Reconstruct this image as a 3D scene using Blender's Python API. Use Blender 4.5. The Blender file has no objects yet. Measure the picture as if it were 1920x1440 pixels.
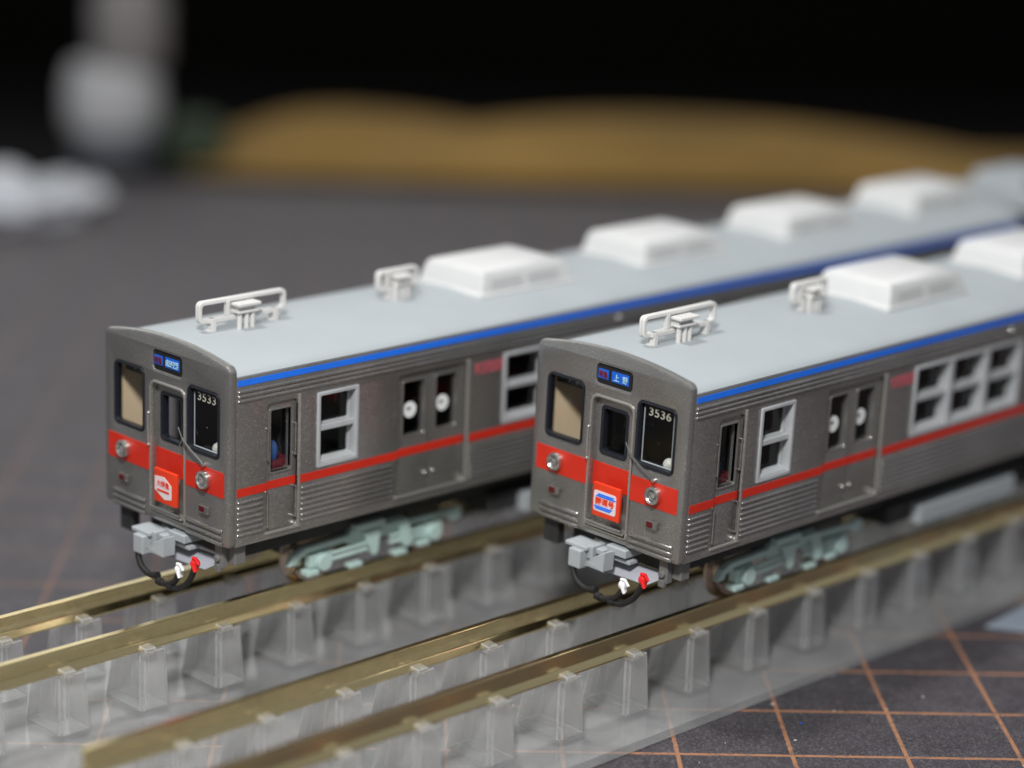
import bpy, bmesh, math, random
from mathutils import Vector, Matrix
random.seed(7)
R = math.radians
sc = bpy.context.scene
COL = sc.collection

# ------------------------------------------------------------------ camera, world, lamps (1 unit = 1 cm)
CAM = dict(loc=(-12.955, -17.389, 7.869), yaw=44.939, pitch=14.962, roll=1.806, f=4594.9)
cam_d = bpy.data.cameras.new('camera')
cam = bpy.data.objects.new('camera', cam_d); COL.objects.link(cam)
yw, pt, rl = R(CAM['yaw']), R(CAM['pitch']), R(CAM['roll'])
fw = Vector((math.cos(yw)*math.cos(pt), math.sin(yw)*math.cos(pt), -math.sin(pt)))
rt = Vector((math.sin(yw), -math.cos(yw), 0)); up = rt.cross(fw)
rt2 = rt*math.cos(rl) + up*math.sin(rl); up2 = up*math.cos(rl) - rt*math.sin(rl)
cam.matrix_world = Matrix(((rt2.x, up2.x, -fw.x, CAM['loc'][0]), (rt2.y, up2.y, -fw.y, CAM['loc'][1]),
                           (rt2.z, up2.z, -fw.z, CAM['loc'][2]), (0, 0, 0, 1)))
cam_d.sensor_width = 36.0; cam_d.sensor_fit = 'HORIZONTAL'
cam_d.lens = CAM['f']/1920*36.0
cam_d.clip_start = 0.5; cam_d.clip_end = 2000
cam_d.dof.use_dof = True; cam_d.dof.focus_distance = 22.0; cam_d.dof.aperture_fstop = 0.118
cam_d.dof.aperture_blades = 0
sc.camera = cam

wd = bpy.data.worlds.new('World'); sc.world = wd; wd.use_nodes = True
wd.node_tree.nodes['Background'].inputs[0].default_value = (0.92, 0.95, 1.0, 1)
wd.node_tree.nodes['Background'].inputs[1].default_value = 0.30

def area(name, loc, target, sx, sy, power, col=(1, 1, 1)):
    d = bpy.data.lights.new(name, 'AREA'); d.shape = 'RECTANGLE'; d.size = sx; d.size_y = sy; d.energy = power; d.color = col
    o = bpy.data.objects.new(name, d); COL.objects.link(o)
    o.location = loc
    o.rotation_euler = (Vector(target)-Vector(loc)).to_track_quat('-Z', 'Y').to_euler()
    return o
area('assumed_desk_lamp', (-6, 6, 40), (4, -1, 0), 4.5, 4.5, 9000, (1.0, 0.985, 0.95))  # overhead lamp assumed from the shadows, itself out of view
area('side_lamp', (-11, -13, 18), (1.6, -1.8, 1.2), 2.4, 2.4, 6200, (1.0, 0.98, 0.96))  # assumed second lamp, unseen; added to brighten the car fronts and near sides
area('assumed_back_light', (81, 115, 54), (0, 0, 0), 80, 50, 11000, (1.0, 1.0, 0.93))  # assumed bright source, unseen; added for reflections on rail tops and stand

sc.view_settings.view_transform = 'Standard'; sc.view_settings.look = 'None'
sc.view_settings.exposure = 0.0; sc.view_settings.gamma = 1.0
sc.cycles.use_denoising = True
sc.cycles.max_bounces = 12; sc.cycles.transmission_bounces = 10; sc.cycles.transparent_max_bounces = 24
sc.cycles.sample_clamp_indirect = 4.0

# ------------------------------------------------------------------ materials
def new_mat(name):
    m = bpy.data.materials.new(name); m.use_nodes = True
    nt = m.node_tree; b = nt.nodes['Principled BSDF']
    return m, nt, b
def setv(b, **k):
    names = dict(base='Base Color', metal='Metallic', rough='Roughness', trans='Transmission Weight', ior='IOR', coat='Coat Weight',
                 spec='Specular IOR Level', sss='Subsurface Weight', alpha='Alpha')
    for n, v in k.items():
        b.inputs[names[n]].default_value = (v[0], v[1], v[2], 1) if isinstance(v, tuple) else v
def noise(nt, scale, detail=2.0, rough=.5, vec=None):
    n = nt.nodes.new('ShaderNodeTexNoise'); n.inputs['Scale'].default_value = scale; n.inputs['Detail'].default_value = detail
    n.inputs['Roughness'].default_value = rough
    if vec is None:
        t = nt.nodes.new('ShaderNodeTexCoord'); vec = t.outputs['Object']
    nt.links.new(vec, n.inputs['Vector'])
    return n
def ramp(nt, src, stops):
    r = nt.nodes.new('ShaderNodeValToRGB'); els = r.color_ramp.elements
    while len(els) < len(stops): els.new(.5)
    for e, (p, c) in zip(els, stops): e.position = p; e.color = (c[0], c[1], c[2], 1) if isinstance(c, tuple) else (c, c, c, 1)
    nt.links.new(src, r.inputs[0]); return r
def bump(nt, b, src, strength, dist=.01):
    n = nt.nodes.new('ShaderNodeBump'); n.inputs['Strength'].default_value = strength; n.inputs['Distance'].default_value = dist
    nt.links.new(src, n.inputs['Height']); nt.links.new(n.outputs[0], b.inputs['Normal']); return n

def m_plain(name, base, rough=.5, metal=0., var=.06, nscale=6., bmp=0., bscale=60., **k):
    m, nt, b = new_mat(name)
    setv(b, rough=rough, metal=metal, **k)
    n = noise(nt, nscale, 4)
    lo = tuple(max(0, c*(1-var)) for c in base); hi = tuple(min(1, c*(1+var)) for c in base)
    r = ramp(nt, n.outputs['Fac'], [(.3, lo), (.7, hi)])
    nt.links.new(r.outputs[0], b.inputs['Base Color'])
    if bmp:
        n2 = noise(nt, bscale, 2); bump(nt, b, n2.outputs['Fac'], bmp, .01)
    return m
def m_flake(name, base, rough=.42, metal=.75):
    m, nt, b = new_mat(name); setv(b, rough=rough, metal=metal)
    n = noise(nt, 75, 2, .7); n0 = noise(nt, 1.3, 3)
    r = ramp(nt, n.outputs['Fac'], [(.32, tuple(c*.72 for c in base)), (.56, base), (.70, tuple(c*1.5 for c in base)), (.78, tuple(min(1, c*2.4) for c in base))])
    r0 = ramp(nt, n0.outputs['Fac'], [(.3, .88), (.7, 1.08)])
    mx = nt.nodes.new('ShaderNodeMix'); mx.data_type = 'RGBA'; mx.blend_type = 'MULTIPLY'; mx.inputs[0].default_value = 1
    nt.links.new(r.outputs[0], mx.inputs[6]); nt.links.new(r0.outputs[0], mx.inputs[7])
    nt.links.new(mx.outputs[2], b.inputs['Base Color'])
    rr = ramp(nt, n.outputs['Fac'], [(.35, rough+.08), (.75, rough-.12)]); nt.links.new(rr.outputs[0], b.inputs['Roughness'])
    bump(nt, b, n.outputs['Fac'], .10, .005)
    return m
def m_acrylic(name, tint, clear, milky, rough):
    """moulded clear plastic: part refracting, part straight-through, with a little milky scatter"""
    m, nt, b = new_mat(name)
    setv(b, base=tint, trans=1.0, rough=rough, ior=1.47)
    def nd(t, col):
        x = nt.nodes.new(t); x.inputs[0].default_value = (col[0], col[1], col[2], 1); return x
    tr = nd('ShaderNodeBsdfTransparent', tint); df = nd('ShaderNodeBsdfDiffuse', (.80, .81, .82)); tl = nd('ShaderNodeBsdfTranslucent', (.80, .81, .82))
    def mix(f, a, c):
        x = nt.nodes.new('ShaderNodeMixShader')
        if isinstance(f, float): x.inputs[0].default_value = f
        else: nt.links.new(f, x.inputs[0])
        nt.links.new(a.outputs[0], x.inputs[1]); nt.links.new(c.outputs[0], x.inputs[2]); return x
    n = noise(nt, 3.5, 4); r = ramp(nt, n.outputs['Fac'], [(.35, milky*.8), (.7, min(1, milky*1.25))])
    gl = nd('ShaderNodeBsdfGlossy', (1, 1, 1)); gl.inputs['Roughness'].default_value = .06
    body = mix(clear, b, tr); haze = mix(.5, df, tl)
    hz = mix(r.outputs[0], body, haze)
    top = mix(front_fresnel(nt, 1.49).outputs[0], hz, gl)
    nt.links.new(top.outputs[0], nt.nodes['Material Output'].inputs['Surface'])
    return m
def front_fresnel(nt, ior):
    """surface reflectance where a ray enters; none where it leaves a thin pane"""
    fr = nt.nodes.new('ShaderNodeFresnel'); fr.inputs[0].default_value = ior
    ge = nt.nodes.new('ShaderNodeNewGeometry')
    a = nt.nodes.new('ShaderNodeMath'); a.operation = 'SUBTRACT'; a.inputs[0].default_value = 1.0; nt.links.new(ge.outputs['Backfacing'], a.inputs[1])
    b_ = nt.nodes.new('ShaderNodeMath'); b_.operation = 'MULTIPLY'; nt.links.new(fr.outputs[0], b_.inputs[0]); nt.links.new(a.outputs[0], b_.inputs[1])
    return b_
def m_sheet(name, tint, milky, rough):
    """thin clear sheet: straight-through + fresnel reflection + a little haze"""
    m, nt, b = new_mat(name)
    tr = nt.nodes.new('ShaderNodeBsdfTransparent'); tr.inputs[0].default_value = (tint[0], tint[1], tint[2], 1)
    gl = nt.nodes.new('ShaderNodeBsdfGlossy'); gl.inputs['Roughness'].default_value = rough
    df = nt.nodes.new('ShaderNodeBsdfDiffuse'); df.inputs[0].default_value = (.75, .77, .78, 1)
    n = noise(nt, 1.2, 5, .6); n2 = noise(nt, 60, 2, .7)
    r = ramp(nt, n.outputs['Fac'], [(.35, milky*.7), (.7, milky*1.25)])
    fr = front_fresnel(nt, 1.49)
    m1 = nt.nodes.new('ShaderNodeMixShader'); m2 = nt.nodes.new('ShaderNodeMixShader')
    nt.links.new(r.outputs[0], m1.inputs[0]); nt.links.new(tr.outputs[0], m1.inputs[1]); nt.links.new(df.outputs[0], m1.inputs[2])
    nt.links.new(fr.outputs[0], m2.inputs[0]); nt.links.new(m1.outputs[0], m2.inputs[1]); nt.links.new(gl.outputs[0], m2.inputs[2])
    nt.links.new(m2.outputs[0], nt.nodes['Material Output'].inputs['Surface'])
    return m

M = {}
M['silver'] = m_flake('silver_paint', (.37, .365, .35), .33, .78)
M['rib'] = m_flake('silver_paint_rib', (.42, .41, .395), .20, .85)
M['silver2'] = m_flake('silver_paint_lit', (.46, .45, .42), .26, .6)  # lighter copy of the silver, lamp highlights on steps and trim painted in
M['bright'] = m_plain('bright_silver', (.62, .61, .58), .22, .95)
M['frame'] = m_plain('window_frame_grey', (.45, .47, .485), .5, .15, bmp=.05)
M['roof'] = m_plain('roof_paint', (.35, .385, .405), .62, 0, .03, 1.5, .12, 90.)
def speckle(m, thr, col):
    nt = m.node_tree; b = nt.nodes['Principled BSDF']; src = b.inputs['Base Color'].links[0].from_socket
    n = noise(nt, 26, 2, .5); r = ramp(nt, n.outputs['Fac'], [(thr, 0.0), (thr+.03, .6)])
    mx = nt.nodes.new('ShaderNodeMix'); mx.data_type = 'RGBA'; nt.links.new(r.outputs[0], mx.inputs[0]); nt.links.new(src, mx.inputs[6]); mx.inputs[7].default_value = (*col, 1)
    nt.links.new(mx.outputs[2], b.inputs['Base Color'])
speckle(M['roof'], .765, (.16, .18, .20))
M['white'] = m_plain('white_plastic', (.57, .58, .58), .5, 0, .02, 3., .04, 60.)
M['antenna'] = m_plain('antenna_plastic', (.62, .615, .60), .5, 0, .03, 8., .06, 50.)
M['red'] = m_plain('red_print', (.56, .022, .008), .42, 0, .05)
M['board_red'] = m_plain('orange_red_board', (.72, .045, .012), .38, 0, .03)
M['blue'] = m_plain('blue_print', (.012, .17, .85), .42, 0, .05)
M['gasket'] = m_plain('black_gasket', (.012, .014, .020), .35, 0, .1, 20)
M['black'] = m_plain('black_plastic', (.007, .007, .007), .68, 0, .2)
M['under'] = m_plain('dark_underframe', (.025, .026, .026), .6, 0, .2)
M['grey'] = m_plain('grey_plastic', (.36, .39, .41), .48, 0, .04)
M['dgrey'] = m_plain('dark_grey_plastic', (.16, .16, .155), .5, 0, .08)
M['lilac'] = m_plain('pale_grey_plow', (.40, .41, .46), .4, 0, .04)
M['mint'] = m_plain('mint_bogie', (.45, .60, .57), .45, 0, .06, 5)
M['steel'] = m_plain('wheel_steel', (.52, .43, .36), .25, .95)
M['beige'] = m_plain('beige_interior', (.84, .65, .43), .6, 0, .04)
M['seat'] = m_plain('dark_red_seat', (.13, .014, .022), .6)
M['blueseat'] = m_plain('blue_jacket', (.03, .10, .32), .5)
M['ballwhite'] = m_plain('off_white_knob', (.62, .62, .56), .45, 0, .06, 20)
M['sign_blue'] = m_plain('sign_blue', (.010, .11, .56), .4, 0, .05)
M['sign_red'] = m_plain('sign_red', (.16, .012, .016), .45)
M['sign_white'] = m_plain('sign_white', (.36, .60, .72), .45)
M['num'] = m_plain('number_ivory', (.40, .39, .33), .5)
M['pinkwhite'] = m_plain('headboard_white', (.72, .64, .66), .5, 0, .02)
M['logo_red'] = m_plain('logo_red', (.55, .09, .12), .5)
M['lens_red'] = m_plain('red_lens', (.09, .004, .006), .15)
M['hosered'] = m_plain('red_gloss', (.72, .012, .012), .12, 0, .03, coat=.6)
M['hosewhite'] = m_plain('white_gloss', (.78, .79, .80), .2, 0, .03)
M['sticker'] = m_plain('white_sticker', (.80, .84, .83), .5)
M['post'] = m_acrylic('clear_acrylic', (.985, .985, .98), .35, .22, .008)
M['post_edge'] = m_acrylic('painted_edge_glint', (.98, .98, .97), .5, .46, .1)  # milkier acrylic: the light caught by chamfers is put into the colour
M['plate'] = m_sheet('clear_acrylic_sheet', (.90, .90, .895), .19, .10)
m, nt, b = new_mat('window_glass')
tr = nt.nodes.new('ShaderNodeBsdfTransparent'); tr.inputs[0].default_value = (.90, .91, .91, 1)
gl = nt.nodes.new('ShaderNodeBsdfGlossy'); gl.inputs['Roughness'].default_value = .03
n = noise(nt, 38, 1, .5); r = ramp(nt, n.outputs['Fac'], [(.80, 0.0), (.83, .5)])
df = nt.nodes.new('ShaderNodeBsdfDiffuse'); df.inputs[0].default_value = (.6, .6, .58, 1)
fr = front_fresnel(nt, 1.45)
m1 = nt.nodes.new('ShaderNodeMixShader'); m2 = nt.nodes.new('ShaderNodeMixShader')
nt.links.new(fr.outputs[0], m1.inputs[0]); nt.links.new(tr.outputs[0], m1.inputs[1]); nt.links.new(gl.outputs[0], m1.inputs[2])
nt.links.new(r.outputs[0], m2.inputs[0]); nt.links.new(m1.outputs[0], m2.inputs[1]); nt.links.new(df.outputs[0], m2.inputs[2])
nt.links.new(m2.outputs[0], nt.nodes['Material Output'].inputs['Surface']); M['glass'] = m
m, nt, b = new_mat('lamp_lens'); setv(b, base=(1, 1, 1), trans=1.0, rough=.02, ior=1.45); M['lens'] = m
# brass with drawn streaks
m, nt, b = new_mat('brass'); setv(b, metal=1.0, rough=.24)
t = nt.nodes.new('ShaderNodeTexCoord'); mp = nt.nodes.new('ShaderNodeMapping'); mp.inputs['Scale'].default_value = (.12, 14, 14)
nt.links.new(t.outputs['Object'], mp.inputs['Vector'])
n = noise(nt, 1.6, 5, .6, mp.outputs[0]); n2 = noise(nt, 14, 3, .6)
r = ramp(nt, n.outputs['Fac'], [(.3, (.66, .53, .27)), (.55, (.72, .60, .33)), (.75, (.80, .69, .41))]); nt.links.new(r.outputs[0], b.inputs['Base Color'])
r = ramp(nt, n2.outputs['Fac'], [(.35, .16), (.7, .26)]); nt.links.new(r.outputs[0], b.inputs['Roughness'])
bump(nt, b, n.outputs['Fac'], .05, .004); M['brass'] = m
# cutting mat: printed grid, scuffs, dust
GRID_A = R(-42.9); GRID_P = 1.03; GRID_O = (3.944, -4.152)
m, nt, b = new_mat('cutting_mat_surface'); setv(b, rough=.5)
t = nt.nodes.new('ShaderNodeTexCoord')
sub = nt.nodes.new('ShaderNodeVectorMath'); sub.operation = 'SUBTRACT'; sub.inputs[1].default_value = (GRID_O[0], GRID_O[1], 0)
nt.links.new(t.outputs['Object'], sub.inputs[0])
rot = nt.nodes.new('ShaderNodeVectorRotate'); rot.rotation_type = 'Z_AXIS'; rot.inputs['Angle'].default_value = -GRID_A
nt.links.new(sub.outputs[0], rot.inputs['Vector'])
sep = nt.nodes.new('ShaderNodeSeparateXYZ'); nt.links.new(rot.outputs[0], sep.inputs[0])
def mth(op, a, bb=None, c=None):
    n = nt.nodes.new('ShaderNodeMath'); n.operation = op
    for i, v in enumerate((a, bb, c)):
        if v is None: continue
        if isinstance(v, (int, float)): n.inputs[i].default_value = v
        else: nt.links.new(v, n.inputs[i])
    return n.outputs[0]
dist = noise(nt, 22, 3)
lines = None
for ax, half in ((0, .019), (1, .023)):
    q = mth('DIVIDE', sep.outputs[ax], GRID_P)
    fr_ = mth('FRACT', mth('ADD', q, .5)); d = mth('ABSOLUTE', mth('SUBTRACT', fr_, .5))
    d = mth('ADD', d, mth('MULTIPLY', mth('SUBTRACT', dist.outputs['Fac'], .5), .012))
    l = mth('LESS_THAN', d, half)
    lines = l if lines is None else mth('MAXIMUM', lines, l)
wear = noise(nt, 9, 5, .65); wr = ramp(nt, wear.outputs['Fac'], [(.33, .35), (.5, 1.0)])
sy = nt.nodes.new('ShaderNodeSeparateXYZ'); nt.links.new(t.outputs['Object'], sy.inputs[0])
sheen_fade = nt.nodes.new('ShaderNodeMapRange'); nt.links.new(sy.outputs[1], sheen_fade.inputs['Value'])   # grid painted fainter on the far half, for the sheen that washes it out
for k_, v_ in (('From Min', -1.5), ('From Max', 4.0), ('To Min', 1.0), ('To Max', .32)): sheen_fade.inputs[k_].default_value = v_
n4 = noise(nt, .7, 5, .7); n5 = noise(nt, 6, 5, .75)
scf = mth('MULTIPLY', ramp(nt, n4.outputs['Fac'], [(.50, 0.0), (.68, 1.0)]).outputs[0], ramp(nt, n5.outputs['Fac'], [(.45, 0.0), (.68, .34)]).outputs[0])
lf = mth('MULTIPLY', mth('MULTIPLY', lines, wr.outputs[0]), sheen_fade.outputs[0])
n1 = noise(nt, 2.2, 6, .65); n2 = noise(nt, 45, 3, .75); n3 = noise(nt, 11, 4, .7)
base = ramp(nt, n1.outputs['Fac'], [(.3, (.036, .031, .038)), (.55, (.050, .044, .053)), (.75, (.074, .065, .077))])
sp = ramp(nt, n2.outputs['Fac'], [(.50, 0.0), (.70, .42)])
sp3 = ramp(nt, n3.outputs['Fac'], [(.58, 0.0), (.72, .6)])
mx = nt.nodes.new('ShaderNodeMix'); mx.data_type = 'RGBA'; nt.links.new(sp.outputs[0], mx.inputs[0]); nt.links.new(base.outputs[0], mx.inputs[6]); mx.inputs[7].default_value = (.30, .29, .31, 1)
mx3 = nt.nodes.new('ShaderNodeMix'); mx3.data_type = 'RGBA'; nt.links.new(sp3.outputs[0], mx3.inputs[0]); nt.links.new(mx.outputs[2], mx3.inputs[6]); mx3.inputs[7].default_value = (.018, .018, .024, 1)
mx4 = nt.nodes.new('ShaderNodeMix'); mx4.data_type = 'RGBA'; nt.links.new(scf, mx4.inputs[0]); nt.links.new(mx3.outputs[2], mx4.inputs[6]); mx4.inputs[7].default_value = (.24, .235, .26, 1)
mx2 = nt.nodes.new('ShaderNodeMix'); mx2.data_type = 'RGBA'; nt.links.new(lf, mx2.inputs[0]); nt.links.new(mx4.outputs[2], mx2.inputs[6]); mx2.inputs[7].default_value = (.36, .175, .095, 1)
nt.links.new(mx2.outputs[2], b.inputs['Base Color'])
bump(nt, b, n2.outputs['Fac'], .5, .02); M['mat'] = m
M['wall'] = m_plain('black_wall', (.0035, .0035, .003), .8, spec=0.)
M['desk'] = m_plain('dark_desk', (.004, .004, .004), .7, spec=.05)
M['ochre'] = m_plain('ochre_cloth', (.255, .150, .034), .8, 0, .25, .22)
M['bg_white'] = m_plain('bg_white_plastic', (.62, .64, .68), .5)
M['bg_pink'] = m_plain('bg_pinkish_grey', (.20, .185, .185), .6)
M['bg_body'] = m_plain('bg_bottle_grey', (.44, .445, .46), .5)
M['bg_slate'] = m_plain('bg_slate', (.13, .14, .165), .6)
M['bg_green'] = m_plain('bg_green', (.032, .05, .028), .6)
M['bg_paleblue'] = m_plain('pale_blue_card', (.26, .31, .37), .7)

# ------------------------------------------------------------------ mesh helpers
class MB:
    def __init__(self): self.bm = bmesh.new()
    def box(self, x0, x1, y0, y1, z0, z1):
        v = [self.bm.verts.new((x, y, z)) for z in (z0, z1) for x, y in ((x0, y0), (x1, y0), (x1, y1), (x0, y1))]
        for f in ((3, 2, 1, 0), (4, 5, 6, 7), (0, 1, 5, 4), (1, 2, 6, 5), (2, 3, 7, 6), (3, 0, 4, 7)): self.bm.faces.new([v[i] for i in f])
        return self
    def loft(self, rings, cap=True):
        """rings: lists of equal length of points, closed loops"""
        vs = [[self.bm.verts.new(p) for p in r] for r in rings]
        n = len(rings[0])
        for a, b_ in zip(vs, vs[1:]):
            for i in range(n): self.bm.faces.new((a[i], a[(i+1) % n], b_[(i+1) % n], b_[i]))
        if cap:
            self.bm.faces.new(list(reversed(vs[0]))); self.bm.faces.new(vs[-1])
        return self
    def prism(self, poly, axis, a, b_):
        """poly in the other two axes (cyclic order), extruded along axis from a to b_"""
        def p3(u, v, w): return {'x': (w, u, v), 'y': (u, w, v), 'z': (u, v, w)}[axis]
        return self.loft([[p3(u, v, a) for u, v in poly], [p3(u, v, b_) for u, v in poly]])
    def cyl(self, c, r, axis, a, b_, n=24, r2=None):
        r2 = r if r2 is None else r2
        def ring(w, rad):
            out = []
            for i in range(n):
                t = 2*math.pi*i/n; u, v = c[0]+rad*math.cos(t), c[1]+rad*math.sin(t)
                out.append({'x': (w, u, v), 'y': (u, w, v), 'z': (u, v, w)}[axis])
            return out
        return self.loft([ring(a, r), ring(b_, r2)])
    def lathe(self, c, prof, axis, n=28, cap=True):
        rings = []
        for rad, w in prof:
            ring = []
            for i in range(n):
                t = 2*math.pi*i/n; u, v = c[0]+rad*math.cos(t), c[1]+rad*math.sin(t)
                ring.append({'x': (w, u, v), 'y': (u, w, v), 'z': (u, v, w)}[axis])
            rings.append(ring)
        return self.loft(rings, cap)
    def tube(self, pts, r, n=10):
        pts = [Vector(p) for p in pts]; rings = []
        ref = Vector((0.31, .52, .8)).normalized()
        for i, p in enumerate(pts):
            d = (pts[min(i+1, len(pts)-1)]-pts[max(i-1, 0)]).normalized()
            a = d.cross(ref).normalized(); b_ = d.cross(a)
            rr = r[i] if isinstance(r, (list, tuple)) else r
            rings.append([p+a*rr*math.cos(2*math.pi*k/n)+b_*rr*math.sin(2*math.pi*k/n) for k in range(n)])
        return self.loft(rings)
    def ball(self, c, r, sx=1, sy=1, sz=1, seg=16):
        mat = Matrix.Translation(c) @ Matrix.Diagonal((r*sx, r*sy, r*sz, 1))
        bmesh.ops.create_uvsphere(self.bm, u_segments=seg, v_segments=seg//2, radius=1, matrix=mat); return self
    def build(self, name, mat, parent=None, bevel=0.0, smooth=False, seg=2):
        bmesh.ops.recalc_face_normals(self.bm, faces=self.bm.faces)
        me = bpy.data.meshes.new(name); self.bm.to_mesh(me); self.bm.free()
        return link(name, me, mat, parent, bevel, smooth, seg)
def link(name, me, mat, parent=None, bevel=0.0, smooth=False, seg=2):
    o = bpy.data.objects.new(name, me); COL.objects.link(o)
    me.materials.clear(); me.materials.append(mat)
    if parent: o.parent = parent
    if smooth:
        me.polygons.foreach_set('use_smooth', [True]*len(me.polygons))
        me.set_sharp_from_angle(angle=R(38))
    if bevel:
        md = o.modifiers.new('bevel', 'BEVEL'); md.width = bevel; md.segments = seg; md.limit_method = 'ANGLE'; md.angle_limit = R(40)
        md.harden_normals = False
    return o
def rr(u0, v0, u1, v1, r, n=5):
    pts = []
    for cu, cv, a0 in ((u1-r, v0+r, -90), (u1-r, v1-r, 0), (u0+r, v1-r, 90), (u0+r, v0+r, 180)):
        for i in range(n+1):
            a = R(a0+90*i/n); pts.append((cu+r*math.cos(a), cv+r*math.sin(a)))
    return pts
def front_map(u, v, w): return (-w, -u, v)
def side_map(u, v, w): return (u, -w, v)
def sheet(name, outer, holes, w0, w1, mapf, mat, parent, bevel=0.0):
    """flat plate with real holes and thickness: faces of outer minus holes, extruded from w0 (back) to w1 (front)"""
    cu = bpy.data.curves.new('tmp', 'CURVE'); cu.dimensions = '2D'; cu.fill_mode = 'BOTH'
    cu.extrude = (w1-w0)/2-bevel; cu.bevel_depth = bevel; cu.bevel_resolution = 1; cu.offset = -bevel
    for k, poly in enumerate([outer]+list(holes)):
        pl = list(poly) if k == 0 else list(reversed(poly))
        s = cu.splines.new('POLY'); s.points.add(len(pl)-1); s.use_cyclic_u = True
        for p, (u, v) in zip(s.points, pl): p.co = (u, v, 0, 1)
    ob = bpy.data.objects.new('tmp', cu); COL.objects.link(ob)
    dg = bpy.context.evaluated_depsgraph_get()
    me = bpy.data.meshes.new_from_object(ob.evaluated_get(dg))
    bpy.data.objects.remove(ob); bpy.data.curves.remove(cu)
    mid = (w0+w1)/2
    for v in me.vertices: v.co = mapf(v.co.x, v.co.y, v.co.z+mid)
    me.name = name
    bm = bmesh.new(); bm.from_mesh(me); bmesh.ops.remove_doubles(bm, verts=bm.verts, dist=1e-5); bm.to_mesh(me); bm.free()
    return link(name, me, mat, parent, 0, True)
def text_mesh(name, body, u0, v0, u1, v1, w0, w1, mapf, mat, parent, spacing=1.0, bold=0.0):
    cu = bpy.data.curves.new('tmp', 'FONT'); cu.body = body; cu.extrude = .01; cu.space_character = spacing; cu.offset = bold
    cu.resolution_u = 3
    ob = bpy.data.objects.new('tmp', cu); COL.objects.link(ob)
    dg = bpy.context.evaluated_depsgraph_get()
    me = bpy.data.meshes.new_from_object(ob.evaluated_get(dg)); bpy.data.objects.remove(ob); bpy.data.curves.remove(cu)
    xs = [v.co.x for v in me.vertices]; ys = [v.co.y for v in me.vertices]
    ax, bx, ay, by = min(xs), max(xs), min(ys), max(ys)
    for v in me.vertices:
        u = u0+(v.co.x-ax)/(bx-ax)*(u1-u0); vv = v0+(v.co.y-ay)/(by-ay)*(v1-v0)
        v.co = mapf(u, vv, w1 if v.co.z > 0 else w0)
    me.name = name
    return link(name, me, mat, parent)
def empty(name, loc, parent=None):
    o = bpy.data.objects.new(name, None); o.empty_display_size = .3; COL.objects.link(o); o.location = loc
    if parent: o.parent = parent
    return o
def tag(o, label=None, cat=None, group=None, kind=None):
    for k, v in (('label', label), ('category', cat), ('group', group), ('kind', kind)):
        if v: o[k] = v
    return o
def copy_tree(o, parent=None):
    c = o.copy(); COL.objects.link(c)
    if parent: c.parent = parent
    for ch in [x for x in bpy.data.objects if x.parent == o]: copy_tree(ch, c)
    return c

# ------------------------------------------------------------------ setting
def structure(o): return tag(o, kind='structure')
fwd = Vector((.7078, .7064, 0)); rgt = Vector((.7064, -.7078, 0))
def at(depth, lateral, z=-.9):  # a spot on the mat measured out from the camera's foot
    return Vector((CAM['loc'][0], CAM['loc'][1], 0))+fwd*depth+rgt*lateral+Vector((0, 0, z))
ga, gb = (math.cos(GRID_A), math.sin(GRID_A)), (-math.sin(GRID_A), math.cos(GRID_A))   # mat axes, along its printed grid
def matpt(i, j): return (GRID_O[0]+ga[0]*i+gb[0]*j, GRID_O[1]+ga[1]*i+gb[1]*j)
mat_o = MB().prism([matpt(-26, -24), matpt(26, -24), matpt(26, 26.2), matpt(-26, 26.2)], 'z', -1.15, -.9).build('cutting_mat', M['mat'], None, .05); structure(mat_o)
structure(MB().box(-150, 150, -150, 150, -1.6, -1.155).build('desk', M['desk']))
mb = MB(); c0 = at(64, -60, 0); c1 = at(64, 60, 0); c2 = at(66, 60, 0); c3 = at(66, -60, 0)
mb.loft([[(p.x, p.y, -1.154) for p in (c0, c1, c2, c3)], [(p.x, p.y, 5.5) for p in (c0, c1, c2, c3)]]); structure(mb.build('wall', M['wall']))

# ------------------------------------------------------------------ track stand: clear acrylic sheet, posts, brass rails
S = 2.911
stand = empty('track_stand', (4, -S/2, -.9))
tag(stand, 'clear acrylic rerailing stand with four brass rails on rows of posts', 'track stand')
OFF = -Vector(stand.location)
def place(o): o.location = OFF; return o
place(MB().box(-5.2, 14.5, -S-1.02, 1.02, -.895, -.80).build('base_sheet', M['plate'], stand, .008))
def rail(yc):
    prof = [(-.078, -.215), (.078, -.215), (.078, -.195), (.046, -.150), (.036, -.140), (.036, -.005), (.030, 0), (-.030, 0), (-.036, -.005), (-.036, -.140), (-.046, -.150), (-.078, -.195)]
    prof = [(yc+a, b_) for a, b_ in prof]
    return place(MB().prism(prof, 'x', -2.62, 14.2).build('rail', M['brass'], stand, .005, False))
for yc in (.49, -.49, -S+.49, -S-.49): rail(yc)
def edged(o):
    o.data.materials.append(M['post_edge']); o.modifiers['bevel'].material = 1
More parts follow.
